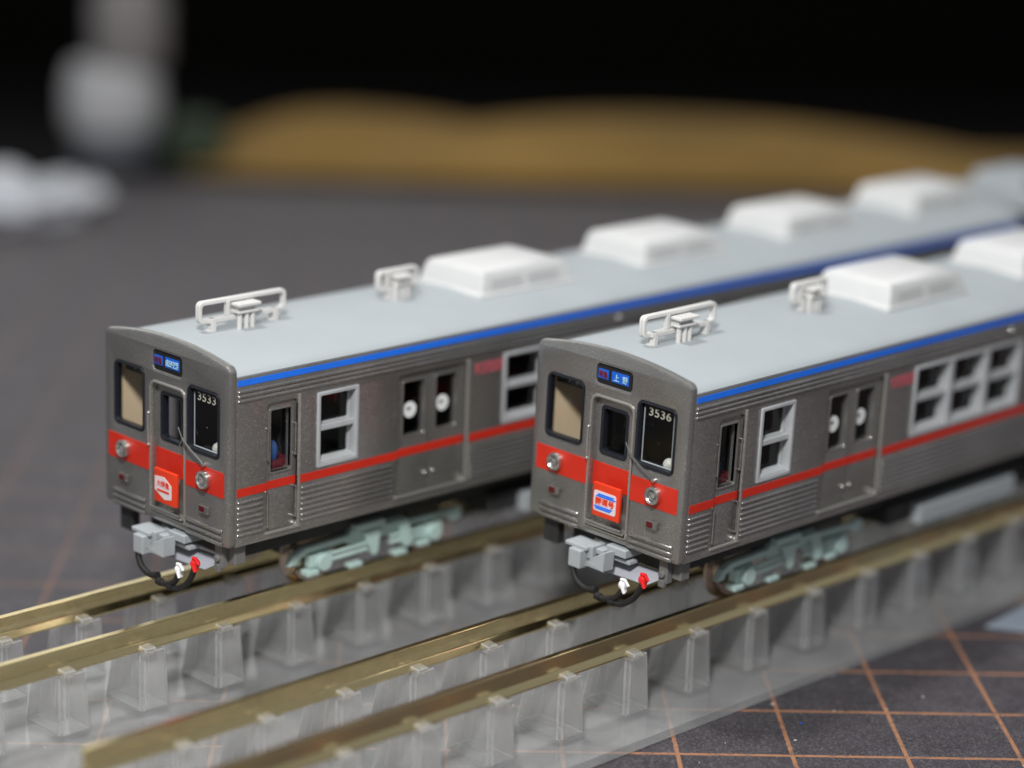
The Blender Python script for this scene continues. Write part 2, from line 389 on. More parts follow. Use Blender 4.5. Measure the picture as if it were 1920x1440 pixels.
# one post with its two clips, then copies
def make_post():
    mb = MB()   # local: x from 0, near face at y 0, grows to +y
    c = .035    # flat chamfer on the near front corner
    mb.loft([[(c, 0, -.803), (.31, 0, -.803), (.31, .56, -.803), (0, .56, -.803), (0, c, -.803)], [(.012+c, .008, -.24), (.27, .008, -.24), (.27, .44, -.24), (.012, .44, -.24), (.012, .008+c, -.24)]])
    p = mb.build('post', M['post'], stand, .012, False, 2); edged(p)
    def clip(x0, x1, y0, y1):
        k_ = MB().loft([[(x0, y0+.03, -.25), (x1, y0+.03, -.25), (x1, y1, -.25), (x0, y1, -.25)], [(x0, y0+.02, -.222), (x1, y0+.02, -.222), (x1, y1, -.222), (x0, y1, -.222)],
                   [(x0-.012, y0-.01, -.206), (x1+.012, y0-.01, -.206), (x1+.012, y1, -.194), (x0-.012, y1, -.194)], [(x0-.008, y0, -.172), (x1+.008, y0, -.172), (x1+.008, y1, -.160), (x0-.008, y1, -.160)]]).build('clip', M['post'], p, .011)
        edged(k_)
    clip(.0, .105, -.075, .056); clip(.17, .265, .112, .21)
    return p
proto = make_post(); first = True
for yc, x0 in ((-S-.49, .85), (-S+.49, .835), (-.49, .17), (.49, .17)):
    k0 = math.ceil((-2.6-x0)/.8645)
    for k in range(k0, 16):
        x = x0+k*.8645
        if x > 13.6: break
        p = proto if first else copy_tree(proto, stand)
        first = False
        p.location = OFF+Vector((x, yc-.085, 0))
for yc in (-S+.49, -S-.49, .49, -.49):   # clear guide ribs ahead of the rail ends
    place(MB().loft([[(-5.1, yc-.05, -.80), (-2.64, yc-.05, -.80), (-2.64, yc+.05, -.80), (-5.1, yc+.05, -.80)], [(-5.1, yc-.04, -.74), (-2.64, yc-.03, -.02), (-2.64, yc+.03, -.02), (-5.1, yc+.04, -.74)]]).build('guide_rib', M['post'], stand, .01))

# ------------------------------------------------------------------ train cars
L = 12.25; HW = .9265
CY = -.02
def side_layout():
    """(kind, x0, x1) along the side"""
    return [('win', 1.02, 1.52, 1), ('door', 2.02, 2.90, 0), ('win', 3.40, 5.27, 3), ('door', 5.62, 6.50, 0), ('win', 6.98, 8.85, 3), ('door', 9.22, 10.10, 0), ('win', 10.45, 11.70, 2)]
Z_ST0, Z_ST1 = 1.170, 1.246
def make_car(cab=True):
    car = empty('train_car', (0, 0, 0))
    lay = side_layout()
    holes = []
    if cab: holes.append(rr(.437, .775, .795, 1.985, .05))
    for k, x0, x1, n in lay:
        if k == 'win': holes.append(rr(x0+.012, 1.287, x1-.012, 1.979, .012, 2))
        else: holes.append(rr(x0, .80, x1, 1.985, .03, 3))
    x_start = .085 if cab else 0.0
    outline = [(x_start, .70), (L, .70), (L, 2.275), (x_start, 2.275)]
    body = sheet('body_side', outline, holes, HW-.06, HW, side_map, M['silver'], car, .004)
    # far side: the same wall mirrored
    me = body.data.copy(); 
    for v in me.vertices: v.co.y = -v.co.y
    me.flip_normals(); far = link('body_side', me, M['silver'], car)
    # roof
    prof = [(-.918, 2.268), (-.925, 2.288), (-.905, 2.312), (-.865, 2.336), (-.79, 2.358), (-.6, 2.400), (-.4, 2.432), (-.2, 2.452), (0, 2.459)]
    prof = prof+[(-a, b_) for a, b_ in reversed(prof[:-1])]
    MB().prism(prof, 'x', x_start, L).build('roof', M['roof'], car, 0, True)
    MB().box(x_start, L, -.85, .85, .70, .76).box(.3, L-.3, -.62, .62, .46, .70).build('underframe', M['under'], car)
    MB().box(L-.05, L, -.86, .86, .76, 2.27).build('end_wall', M['silver'], car)
    # interior: floor, bulkhead, seats
    MB().box(1.0, L-.1, -.84, .84, .76, 1.0).build('floor', M['under'], car)
    mb = MB()
    for x0, x1 in ((1.0, 1.95), (3.05, 5.5), (6.6, 9.1)):
        mb.box(x0, x1, .55, .84, 1.0, 1.28); mb.box(x0, x1, .74, .84, 1.28, 1.62)
        mb.box(x0, x1, -.84, -.55, 1.0, 1.24)
    mb.build('bench_seat', M['seat'], car, .03)
    MB().box(1.0, L-.06, .846, .860, .77, 2.26).box(1.0, L-.06, -.78, .83, 2.22, 2.26).build('interior_lining', M['under'], car)
    # stripes on the near and far wall
    def span(z0, z1, mat, name, skip):
        cuts = [(x0-.0, x1+.0) for x0, x1 in skip]; xs = .098 if cab else .02; segs = []
        for a, b_ in cuts+[(L-.01, L)]:
            if a > xs: segs.append((xs, a))
            xs = b_
        for s in (-1, 1):
            for a, b_ in segs:
                y0, y1 = (-HW-.005, -HW+.002) if s < 0 else (HW-.002, HW+.005)
                MB().box(a, b_, y0, y1, z0, z1).build(name, mat, car)
    doors = [(x0, x1) for k, x0, x1, n in lay if k == 'door']
    span(Z_ST0, Z_ST1, M['red'], 'red_stripe', ([(.437, .795)] if cab else [])+doors)
    span(2.198, 2.252, M['blue'], 'blue_stripe', [])
    # pressed ribs
    def bead(x0, x1, z, r=.016, y=-HW):
        pts = []
        rings = []
        n = 8
        for x, sc_ in ((x0-r, .15), (x0-r*.6, .75), (x0, 1), (x1, 1), (x1+r*.6, .75), (x1+r, .15)):
            rings.append([(x, y-r*.95*sc_*math.cos(math.pi*k/n-math.pi/2), z+r*sc_*math.sin(math.pi*k/n-math.pi/2)*1.0) for k in range(n+1)])
        MB().loft(rings).build('rib', M['rib'], car, 0, True)
    for z in (2.147, 2.104, 2.060): bead(x_start+.03, L-.05, z, .017)
    lo = [1.117-.0517*k for k in range(7)]
    for z in lo:
        if cab: bead(.115, .385, z)
        xs = .855 if cab else .05
        for a, b_ in doors+[(L, L)]:
            if a-.05 > xs+.03: bead(xs, a-.065, z)
            xs = b_+.085
    # windows on the near side
    for k, x0, x1, n in lay:
        if k != 'win': continue
        pitch = (x1-x0)/n; hl = []
        for i in range(n):
            a, b_ = x0+i*pitch+.05, x0+(i+1)*pitch-.05
            hl.append(rr(a, 1.672, b_, 1.938, .008, 1)); hl.append(rr(a, 1.345, b_, 1.610, .008, 1))
        f = sheet('window_frame', rr(x0, 1.274, x1, 1.991, .012, 2), [rr(x0+i*pitch+.038, 1.318, x0+(i+1)*pitch-.038, 1.955, .01, 1) for i in range(n)], HW-.08, HW+.014, side_map, M['frame'], car, .007)
        sheet('sash', rr(x0+.012, 1.290, x1-.012, 1.976, .01, 1), hl, HW-.112, HW-.082, side_map, M['frame'], f, .004)
        for i in range(n):
            a, b_ = x0+i*pitch, x0+(i+1)*pitch
            MB().box(a+.040, b_-.040, -HW+.070, -HW+.012, 1.612, 1.668).build('middle_rail', M['frame'], f, .008)
            MB().prism([(-HW+.075, 1.320), (-HW-.002, 1.320), (-HW+.004, 1.332), (-HW+.075, 1.352)], 'x', a+.040, b_-.040).build('sill', M['frame'], f, .004)
            MB().box(a+.03, b_-.03, -HW+.104, -HW+.110, 1.31, 1.96).build('pane', M['glass'], f)
    # passenger doors
    for x0, x1 in doors:
        xm = (x0+x1)/2
        MB().box(x0-.02, x1+.04, -HW-.018, -HW+.03, .772, .80).build('door_step', M['silver2'], car, .006)
        MB().box(x1, x1+.045, -HW-.016, -HW+.03, .80, 2.0).build('door_pillar', M['silver2'], car, .008)
        for a, b_ in ((x0, xm-.004), (xm+.004, x1)):
            wa, wb = (a+.085, b_-.062) if a == x0 else (a+.062, b_-.085)
            lf = sheet('passenger_door', [(a, .80), (b_, .80), (b_, 1.985), (a, 1.985)], [rr(wa, 1.35, wb, 1.905, .03, 3)], HW-.085, HW-.035, side_map, M['silver'], car, .006)
            sheet('window_gasket', rr(wa-.006, 1.344, wb+.006, 1.911, .03, 3), [rr(wa+.012, 1.362, wb-.012, 1.893, .02, 3)], HW-.10, HW-.030, side_map, M['silver'], lf, .003)
            MB().box(wa-.02, wb+.02, -HW+.088, -HW+.094, 1.33, 1.92).build('pane', M['glass'], lf)
            st = MB().cyl(((wa+wb)/2-.005, 1.60), .079, 'y', -HW+.086, -HW+.080, 28).build('sticker', M['sticker'], lf)
            MB().loft([[((wa+wb)/2-.06+a_, -HW+y_, 1.615+b2) for a_, b2 in ((0, 0), (.03, -.022), (.07, -.005), (.05, .018), (.02, .012))] for y_ in (.0802, .079)]).build('sticker_mark', M['dgrey'], lf)
            MB().box(a, b_, -HW+.030, -HW+.036, Z_ST0, Z_ST1).build('red_stripe', M['red'], lf)
            MB().ball((wb-.012, -HW+.040, 1.362), .020).build('window_glint', M['bright'], lf, 0, True)  # bright ball added for the highlight on the window's inner corner
            kx = b_-.05 if a == x0 else a+.05
            MB().ball((kx, -HW+.03, .957), .022).build('knob', M['bright'], lf, 0, True)
    # logo beside the first door, side lamp
    if cab:
        text_mesh('side_logo', 'KEISEI', 3.02, 1.835, 3.38, 1.945, HW-.002, HW+.003, side_map, M['logo_red'], car, 1.0, .02)
    MB().ball((5.02, -HW-.005, 2.115), .036).build('side_lamp', M['bright'], car, 0, True)
    # cab door on the side
    if cab:
        cd = sheet('cab_door', rr(.437, .775, .795, 1.985, .05), [rr(.500, 1.325, .735, 1.905, .02, 3)], HW-.07, HW-.028, side_map, M['silver'], car, .006)
        sheet('window_trim', rr(.478, 1.303, .757, 1.927, .025, 3), [rr(.500, 1.325, .735, 1.905, .018, 3)], HW-.10, HW-.018, side_map, M['silver'], cd, .005)
        MB().box(.485, .75, -HW+.092, -HW+.098, 1.31, 1.92).build('pane', M['glass'], cd)
        MB().box(.437, .795, -HW+.023, -HW+.0285, Z_ST0, Z_ST1).build('red_stripe', M['red'], cd)
        MB().box(.425, .835, -HW-.012, -HW+.03, .748, .775).build('door_step', M['silver2'], car, .006)
        MB().box(.795, .825, -HW-.014, -HW+.03, .775, 2.02).build('door_pillar', M['silver2'], car, .006)
        for x, za, zb in ((.447, 1.46, 1.75), (.765, 1.46, 1.75), (.447, .82, 1.15), (.775, .86, 1.15)):
            mb = MB().tube([(x, -HW-.008, za), (x, -HW-.008, zb)], .0085, 8)
            for z in (za, zb): mb.tube([(x, -HW+.03, z), (x, -HW-.014, z)], .0105, 8)
            mb.build('grab_rail', M['rib'], car, 0, True)
    # roof gear
    for k in range(4):
        x0 = (3.50 if cab else 2.2)+2.375*k
        ac = MB().loft([[(x0, -.47, 2.405), (x0+1.38, -.47, 2.405), (x0+1.38, .47, 2.405), (x0, .47, 2.405)], [(x0, -.47, 2.455), (x0+1.38, -.47, 2.455), (x0+1.38, .47, 2.455), (x0, .47, 2.455)],
                        [(x0+.03, -.455, 2.462), (x0+1.35, -.455, 2.462), (x0+1.35, .455, 2.462), (x0+.03, .455, 2.462)], [(x0+.075, -.42, 2.63), (x0+1.25, -.42, 2.63), (x0+1.25, .42, 2.63), (x0+.075, .42, 2.63)],
                        [(x0+.105, -.385, 2.675), (x0+1.19, -.385, 2.675), (x0+1.19, .385, 2.675), (x0+.105, .385, 2.675)], [(x0+.16, -.20, 2.70), (x0+1.12, -.20, 2.70), (x0+1.12, .20, 2.70), (x0+.16, .20, 2.70)]]).build('air_conditioner', M['white'], car, .022, True, 3)
        for a, b_ in ((.16, .60), (.68, 1.12)):
            mb = MB()
            for j in range(6):
                z = 2.490+j*.019; y = -.455+(z-2.462)*.21
                mb.box(x0+a, x0+b_, y-.004, y+.02, z, z+.013)
            mb.build('louvre', M['white'], ac)
    if not cab:
        MB().box(.35, 1.25, -.40, .40, 2.40, 2.62).box(.30, 1.30, -.45, .45, 2.40, 2.47).build('roof_box', M['grey'], car, .03)
    if cab:
        for xa, xb, full in ((.37, 1.39, True), (2.55, 3.08, False)):
            an = sheet('antenna', rr(xa, 2.535, xb, 2.745, .05, 4), [rr(xa+.034, 2.572, xb-.034, 2.708, .03, 4)], -.012, .022, side_map, M['antenna'], car, .006)
            sheet('antenna_hoop', rr(xa, 2.535, xb, 2.745, .05, 4), [rr(xa+.030, 2.568, xb-.030, 2.712, .03, 4)], -.042, -.016, side_map, M['antenna'], an, .006)
            MB().box(xa+.10, xb-.10, -.045, .03, 2.535, 2.580).build('crossbar', M['antenna'], an, .008)
            for x in (xa+.15, xb-.14):
                MB().box(x-.028, x+.028, -.05, .03, 2.43, 2.58).box(x-.06, x, -.03, .03, 2.43, 2.475).build('foot', M['antenna'], an, .008)
            xm = (xa+xb)/2-.02; hwd = .13 if full else .10
            MB().box(xm-hwd, xm+hwd, -.15, -.02, 2.672, 2.700).box(xm-hwd+.01, xm+hwd-.01, -.13, .02, 2.605, 2.628).box(xm-hwd+.03, xm+hwd-.03, -.10, .02, 2.628, 2.672).build('feed_box', M['antenna'], an, .006)
            for dx in (-.08, 0, .07): MB().cyl((xm+dx, -.09), .024, 'z', 2.43, 2.61, 12).build('insulator', M['antenna'], an, .006)
            MB().box(xm-hwd-.05, xm-hwd-.01, -.03, .02, 2.58, 2.72).build('stay', M['antenna'], an, .006)
    # bogies
    for bx in ((2.05, L-2.05) if True else ()):
        bogie(car, bx)
    # underfloor boxes
    mb = MB(); mb.box(3.9, 5.6, -.82, -.5, .22, .42).build('equipment_box', M['grey'], car, .02)
    MB().box(3.5, 8.7, -.70, .70, .25, .46).box(6.0, 8.5, -.80, -.4, .18, .46).build('equipment_case', M['under'], car, .02)
    return car

def bogie(car, bx):
    bg = MB().box(bx-.9, bx+.9, -.40, .40, .22, .50).build('bogie', M['under'], car, .02)
    for s in (-1, 1):
        y0, y1 = sorted((s*.56, s*.64))
        # side frame: a cranked beam with end horns
        poly = [(-1.10, .235), (-1.03, .335), (-.90, .385), (-.36, .40), (-.30, .46), (.34, .46), (.40, .40), (.92, .385), (1.10, .40), (1.14, .345), (1.10, .27), (.98, .27), (.92, .325), (.42, .335), (.38, .30), (.34, .30),
                (-.34, .30), (-.40, .335), (-.86, .325), (-.98, .28), (-1.00, .235)]
        MB().prism([(bx+a, b_) for a, b_ in poly], 'y', y0, y1).build('side_frame', M['mint'], bg, .014)
        mb = MB(); ya, yb = sorted((s*.60, s*.70))
        mb.box(bx-.32, bx+.06, ya, yb, .43, .50).prism([(bx-.22, .41), (bx, .41), (bx-.03, .17), (bx-.09, .15)], 'y', *sorted((s*.62, s*.70)))
        mb.box(bx+.02, bx+.34, *sorted((s*.60, s*.71)), .40, .45); mb.prism([(bx+.22, .42), (bx+.36, .40), (bx+.42, .17), (bx+.32, .15)], 'y', *sorted((s*.62, s*.71)))
        mb.build('bolster', M['mint'], bg, .012)
        for sx in (-1, 1):
            ax = bx+sx*.71
            MB().cyl((ax, .225), .085, 'y', s*.55, s*.72, 16).box(ax-.14, ax+.14, *sorted((s*.56, s*.66)), .175, .30).box(ax-.20, ax-.06, *sorted((s*.58, s*.70)), .11, .165).build('axle_box', M['mint'], bg, .012)
            for z in (.215, .275):
                MB().tube([(ax-sx*.12, s*.655, z), (ax-sx*.56, s*.655, z+.01)], .020, 8).build('link_rod', M['mint'], bg, 0, True)
            MB().box(ax-sx*.42-.08, ax-sx*.42+.08, *sorted((s*.58, s*.68)), .07, .12).build('brake_shoe', M['mint'], bg, .012)
            MB().lathe((ax, .255), [(.05, s*.54), (.20, s*.54), (.235, s*.53), (.258, s*.53), (.258, s*.45), (.315, s*.43), (.315, s*.405), (.22, s*.40), (.05, s*.40)], 'y', 36).build('wheel', M['steel'], bg, 0, True)

def cab_front(car):
    """the moulded front end, glazing, lamps and coupling gear of a driving car"""
    # outline of the front: u = -y
    pts = [(.905, .70), (.935, .73)]
    n = 22; Rr = 4.30; zc = 2.480-Rr
    arc = []
    for i in range(n+1):
        u = .85-1.70*i/n; arc.append((u, zc+math.sqrt(Rr*Rr-u*u)))
    corner = []
    for i in range(1, 7):
        a = R(90*i/7); corner.append((.935-.085*(1-math.cos(a)), 2.325+(arc[0][1]-2.325)*math.sin(a)))
    outer = pts+[(.935, 2.325)]+corner+arc+[(-u, v) for u, v in reversed(corner)]+[(-.935, 2.325), (-.935, .73), (-.905, .70)]
    wl = rr(-.78, 1.503, -.33, 2.105, .055); wr = rr(.33, 1.503, .78, 2.105, .055)
    sgn = rr(-.19, 2.150, .235, 2.322, .035)
    dr = [(-.205, .775), (.285, .775), (.285, 1.95)]+[(.285-.07*(1-math.cos(R(a))), 1.95+.07*math.sin(R(a))) for a in (18, 36, 54, 72, 90)]+[(-.205+.07*(1-math.cos(R(a))), 1.95+.07*math.sin(R(a))) for a in (90, 72, 54, 36, 18)]+[(-.205, 1.95)]
    sheet('front_mask', outer, [wl, wr, sgn, dr], -.095, 0.0, front_map, M['silver'], car, .030)
    # fine raised trim round the end door
    big = [(-.228, .772), (.308, .772), (.308, 1.96)]+[(.308-.08*(1-math.cos(R(a))), 1.96+.085*math.sin(R(a))) for a in (18, 36, 54, 72, 90)]+[(-.228+.08*(1-math.cos(R(a))), 1.96+.085*math.sin(R(a))) for a in (90, 72, 54, 36, 18)]+[(-.228, 1.96)]
    sheet('door_surround', big, [dr], -.02, .014, front_map, M['silver2'], car, .007)
    # end door
    ed = sheet('end_door', [(-.215, .76), (.30, .76), (.30, 2.04), (-.215, 2.04)], [rr(-.140, 1.475, .185, 1.935, .045)], -.092, -.058, front_map, M['silver'], car, .006)
    sheet('window_gasket', rr(-.145, 1.470, .190, 1.940, .045), [rr(-.112, 1.503, .160, 1.908, .03)], -.130, -.052, front_map, M['gasket'], ed, .004)
    MB().box(.118, .124, -.185, .14, 1.48, 1.93).build('pane', M['glass'], ed)
    MB().box(.0525, .060, -.283, .203, 1.163, 1.392).build('red_stripe', M['red'], ed)
    # front windows
    for a, b_ in ((-.78, -.33), (.33, .78)):
        g = sheet('front_window', rr(a-.004, 1.499, b_+.004, 2.109, .058), [rr(a+.028, 1.533, b_-.010, 2.092, .04)], -.065, .006, front_map, M['gasket'], car, .006)
        MB().box(.037, .043, -b_+.004, -a-.01, 1.51, 2.10).build('pane', M['glass'], g)
        if a > 0:
            MB().tube([(.045, -b_+.05, 1.542), (.045, -b_+.05, 2.05)], .006, 6).tube([(.045, -a-.05, 1.542), (.045, -a-.05, 2.05)], .007, 6).tube([(.045, -b_+.05, 1.542), (.045, -a-.05, 1.542)], .008, 6).build('glass_edge', M['grey'], g, 0, True)
    # red band either side of the door
    MB().box(-.005, .003, .235, .868, 1.163, 1.400).build('red_band', M['red'], car)
    MB().box(-.005, .003, -.868, -.312, 1.163, 1.400).build('red_band', M['red'], car)
    for y in (.6055, -.6055):
        h = MB().lathe((y, 1.285), [(.085, .002), (.085, -.045), (.080, -.060), (.066, -.066), (.058, -.060), (.045, -.035), (.02, -.022)], 'x', 32).build('headlight', M['bright'], car, 0, True)
        MB().ball((-.046, y, 1.285), .055, .32, 1, 1, 20).build('lens', M['lens'], h, 0, True)
        MB().ball((-.024, y, 1.285), .020, 1, 1, 1, 12).build('bulb', M['ballwhite'], h, 0, True)
        t = MB().box(-.045, .002, y-.068-.01, y+.068-.01, .972, 1.050).build('tail_light', M['rib'], car, .010)
        MB().box(-.050, -.042, y-.030, y+.040, .985, 1.037).build('lens', M['lens_red'], t, .004)
        ya, yb = (y-.31, y+.19) if y > 0 else (y-.245, y+.285)
        for z in (.845, .787, .729):
            MB().tube([(.004, ya+.01, z), (-.004, ya+.02, z), (-.004, yb-.02, z), (.004, yb-.01, z)], .021, 10).build('rib', M['rib'], car, 0, True)
    # step bar, handrails
    MB().box(-.030, .06, -.275, .19, .800, .822).build('door_step', M['silver2'], car, .006)
    MB().tube([(-.035, -.26, .842), (-.035, .18, .842)], .013, 8).build('step_bar', M['bright'], car, 0, True)
    MB().tube([(-.02, .222, 1.42), (-.026, .222, 1.44), (-.026, .222, 1.70), (-.02, .222, 1.72)], .010, 8).ball((-.022, .222, 1.72), .017).ball((-.022, .222, 1.42), .017).build('handrail', M['silver2'], car, 0, True)
    # wiper
    w = MB().tube([(-.03, -.60, 1.425), (-.045, -.45, 1.51), (-.05, -.33, 1.595)], .012, 6).tube([(-.03, -.585, 1.44), (-.045, -.43, 1.53), (-.05, -.315, 1.61)], .010, 6).build('wiper', M['bright'], car, 0, True)
    MB().tube([(-.045, -.27, 1.52), (-.052, -.325, 1.60), (-.05, -.262, 1.70)], .006, 6).build('wiper_blade', M['silver'], w, 0, True)
    MB().cyl((-.60, 1.425), .018, 'x', -.045, .0, 12).build('pivot', M['bright'], w, .003)
    # cab interior seen through the glass
    MB().loft([[(.11, .83, 1.1), (.46, .73, 1.1), (.48, .77, 1.1), (.12, .86, 1.1)], [(.11, .83, 2.25), (.46, .73, 2.25), (.48, .77, 2.25), (.12, .86, 2.25)]]).build('cab_partition', M['beige'], car)
    MB().box(.90, .96, -.85, .84, .8, 2.26).build('cab_bulkhead', M['black'], car)
    MB().box(.11, .9, -.85, .84, .8, 1.15).build('cab_floor', M['black'], car)
    MB().box(.16, .34, -.84, -.2, 1.15, 1.45).build('console', M['under'], car, .02)
    MB().tube([(.10, -.66, 1.40), (.10, -.66, 1.52)], .02, 8).ball((.10, -.66, 1.565), .060).build('control_knob', M['ballwhite'], car, 0, True)
    MB().box(.13, .16, .36, .78, 1.99, 2.10).build('run_plate', M['under'], car)
    MB().ball((.66, -.72, 1.45), .075, .8, .8, 1.5).build('driver_seat', M['blueseat'], car, 0, True)
    MB().box(.60, .86, -.80, -.30, 1.15, 1.38).build('seat_base', M['seat'], car, .03)
    # coupling and hoses
    cp = MB().box(.06, .5, -.16, .14, .56, .66).build('coupler', M['dgrey'], car, .01)
    MB().box(-.22, -.06, .05, .195, .430, .605).box(-.17, .04, .02, .29, .600, .640).box(-.10, .02, .17, .25, .47, .50).build('coupler_head', M['grey'], cp, .010)
    MB().loft([[(-.215, .005, .490), (-.225, -.005, .515), (-.215, -.02, .515), (-.205, -.01, .488)], [(-.17, -.16, .470), (-.17, -.17, .640), (-.165, -.20, .645), (-.165, -.19, .465)], [(-.05, -.16, .470), (-.05, -.17, .640), (-.04, -.21, .645), (-.04, -.20, .465)]]).build('coupler_horn', M['grey'], cp, .006)
    MB().box(-.13, .05, -.02, .05, .52, .65).box(-.10, .06, -.12, -.03, .58, .635).box(-.04, .20, -.34, -.10, .60, .68).box(.0, .12, -.36, -.08, .535, .575).build('coupler_arm', M['grey'], cp, .010)
    MB().loft([[(.03, .02, .375), (.03, -.55, .40), (.07, -.55, .40), (.07, .02, .375)], [(.08, .05, .43), (.08, -.66, .47), (.12, -.66, .47), (.12, .05, .43)], [(.16, .05, .47), (.16, -.66, .51), (.20, -.66, .51), (.20, .05, .47)]]).build('plow', M['lilac'], car, .008)
    MB().box(.06, .14, -.76, -.66, .46, .70).box(.04, .09, -.745, -.675, .425, .50).cyl((-.71, .55), .035, 'x', .03, .07, 14).build('jumper_socket', M['dgrey'], car, .010)
    MB().box(.14, .26, -.86, -.72, .50, .70).build('skirt_bracket', M['dgrey'], car, .01)
    MB().box(.06, .16, .60, .78, .45, .70).build('jumper_socket', M['under'], car, .010)
    def hose(pts, fitting):
        P = [Vector(p) for p in pts]; out = []
        for i in range(len(P)-1):
            p0, p1, p2, p3 = P[max(i-1, 0)], P[i], P[i+1], P[min(i+2, len(P)-1)]
            for k in range(6):
                t_ = k/6; out.append(.5*((2*p1)+(-p0+p2)*t_+(2*p0-5*p1+4*p2-p3)*t_*t_+(-p0+3*p1-3*p2+p3)*t_**3))
        out.append(P[-1])
        h = MB().tube(out, .029, 10).tube([out[0]+(out[0]-out[2]).normalized()*.03, out[0]+(out[2]-out[0]).normalized()*.03], .036, 10).build('air_hose', M['black'], car, 0, True)
        if fitting:
            e = out[-1]; mt = M[fitting]
            MB().ball(e+Vector((0, 0, .03)), .048).tube([e-Vector((0, .01, .03)), e+Vector((.0, -.005, .06))], .030, 10).tube([e+Vector((-.035, -.02, .02)), e+Vector((-.04, -.05, -.03))], [.018, .014], 8).tube([e+Vector((-.01, .02, .08)), e+Vector((-.02, -.035, .09)), e+Vector((-.02, -.075, .04))], .017, 8).build('hose_fitting', mt, h, 0, True)
    hose([(-.20, -.13, .28), (-.20, -.02, .265), (-.20, .10, .32), (-.18, .17, .43), (-.12, .19, .52)], None)
    hose([(-.20, -.185, .235), (-.20, -.29, .24), (-.20, -.41, .30), (-.19, -.47, .40)], 'hosewhite')
    hose([(-.20, -.36, .235), (-.20, -.47, .25), (-.20, -.62, .36), (-.19, -.70, .52)], 'hosered')

def front_print(car, number, sign_text, board):
    """what differs between the two driving cars: destination sign, number, headboard"""
    s = MB().box(.012, .05, -.228, .183, 2.155, 2.317).build('destination_sign', M['black'], car)
    def lit(y0, y1, z0, z1): return MB().box(.006, .013, y0, y1, z0, z1).build('sign_panel', M['sign_blue'], s)
    a = lit(.047, .168, 2.196, 2.284); b_ = lit(-.198, .008, 2.192, 2.290)
    text_mesh('lettering', '特急', -.160, 2.205, -.055, 2.272, -.0055, -.001, front_map, M['sign_red'], s, 1.0, .012)
    if len(sign_text) == 2:
        text_mesh('lettering', sign_text[0], .020, 2.208, .085, 2.270, -.0055, -.001, front_map, M['sign_white'], s, 1.0, .01)
        text_mesh('lettering', sign_text[1], .125, 2.205, .188, 2.270, -.0055, -.001, front_map, M['sign_white'], s, 1.0, .01)
    else:
        text_mesh('lettering', sign_text, .0, 2.205, .192, 2.272, -.0055, -.001, front_map, M['sign_white'], s, 1.0, .01)
    text_mesh('car_number', number, .440, 1.985, .700, 2.062, -.034, -.031, front_map, M['num'], car, 1.05, .006)
    text_mesh('run_number', '• 1 K', -.74, 2.02, -.45, 2.07, -.128, -.122, front_map, M['num'], car, 1.0, .02)
    hb = sheet('headboard', rr(-.085, .925, .245, 1.240, .008, 2), [], .028, .062, front_map, M['board_red'], car, .005)
    MB().box(-.030, .06, -.14, -.02, 1.0, 1.15).build('bracket', M['dgrey'], hb)
    w0, w1 = .060, .0645
    if board == 'hex':
        hexa = [(-.068, 1.025), (.060, .965), (.165, .990), (.165, 1.105), (.050, 1.155), (-.068, 1.145)]
        hexa = [(-.070, 1.035), (.075, .965), (.180, .985), (.180, 1.115), (.070, 1.180), (-.070, 1.165)]
        sheet('emblem', hexa, [], w0, w1, front_map, M['pinkwhite'], hb)
        text_mesh('lettering', '大特急', -.040, 1.075, .150, 1.140, w1, w1+.002, front_map, M['board_red'], hb, .95, .022)
        sheet('emblem_bar', [(-.035, 1.030), (.145, 1.030), (.145, 1.052), (-.035, 1.052)], [], w1, w1+.002, front_map, M['board_red'], hb)
    else:
        sheet('emblem', rr(-.066, .975, .205, 1.170, .022, 3), [], w0, w1, front_map, M['pinkwhite'], hb)
        for z0, z1, d0, d1 in ((1.112, 1.128, -.045, .205), (1.131, 1.147, -.025, .185), (1.012, 1.028, -.066, .170), (.993, 1.009, -.050, .150)):
            sheet('emblem_bar', [(d0, z0), (d1-.015, z0), (d1, z1), (d0+.015, z1)], [], w1, w1+.002, front_map, M['blue'], hb)
        text_mesh('lettering', '開運号', -.045, 1.036, .185, 1.106, w1, w1+.002, front_map, M['board_red'], hb, .95, .035)

car1 = make_car(True); cab_front(car1)
car2 = copy_tree(car1)
front_print(car1, '3533', '成田空港', 'hex')
front_print(car2, '3536', '上野', 'bars')
tag(car1, 'silver train car numbered 3533 with white hexagon on its red headboard', 'model train', 'silver model train cars')
tag(car2, 'silver train car numbered 3536 with blue bars on its headboard', 'model train', 'silver model train cars')
car2.location = (2.7512, -S, .0355); car2.rotation_euler = (.0311, 0, .0142)
car1.rotation_euler = (.0104, 0, 0)
car3 = make_car(False); car3.location = (L+.48, 0, 0)
tag(car3, 'second car coupled behind car 3533, cut off by the frame', 'model train', 'silver model train cars')
MB().box(-.47, .02, -.45, .45, .75, 2.1).build('gangway_bellows', M['under'], car3, .04)

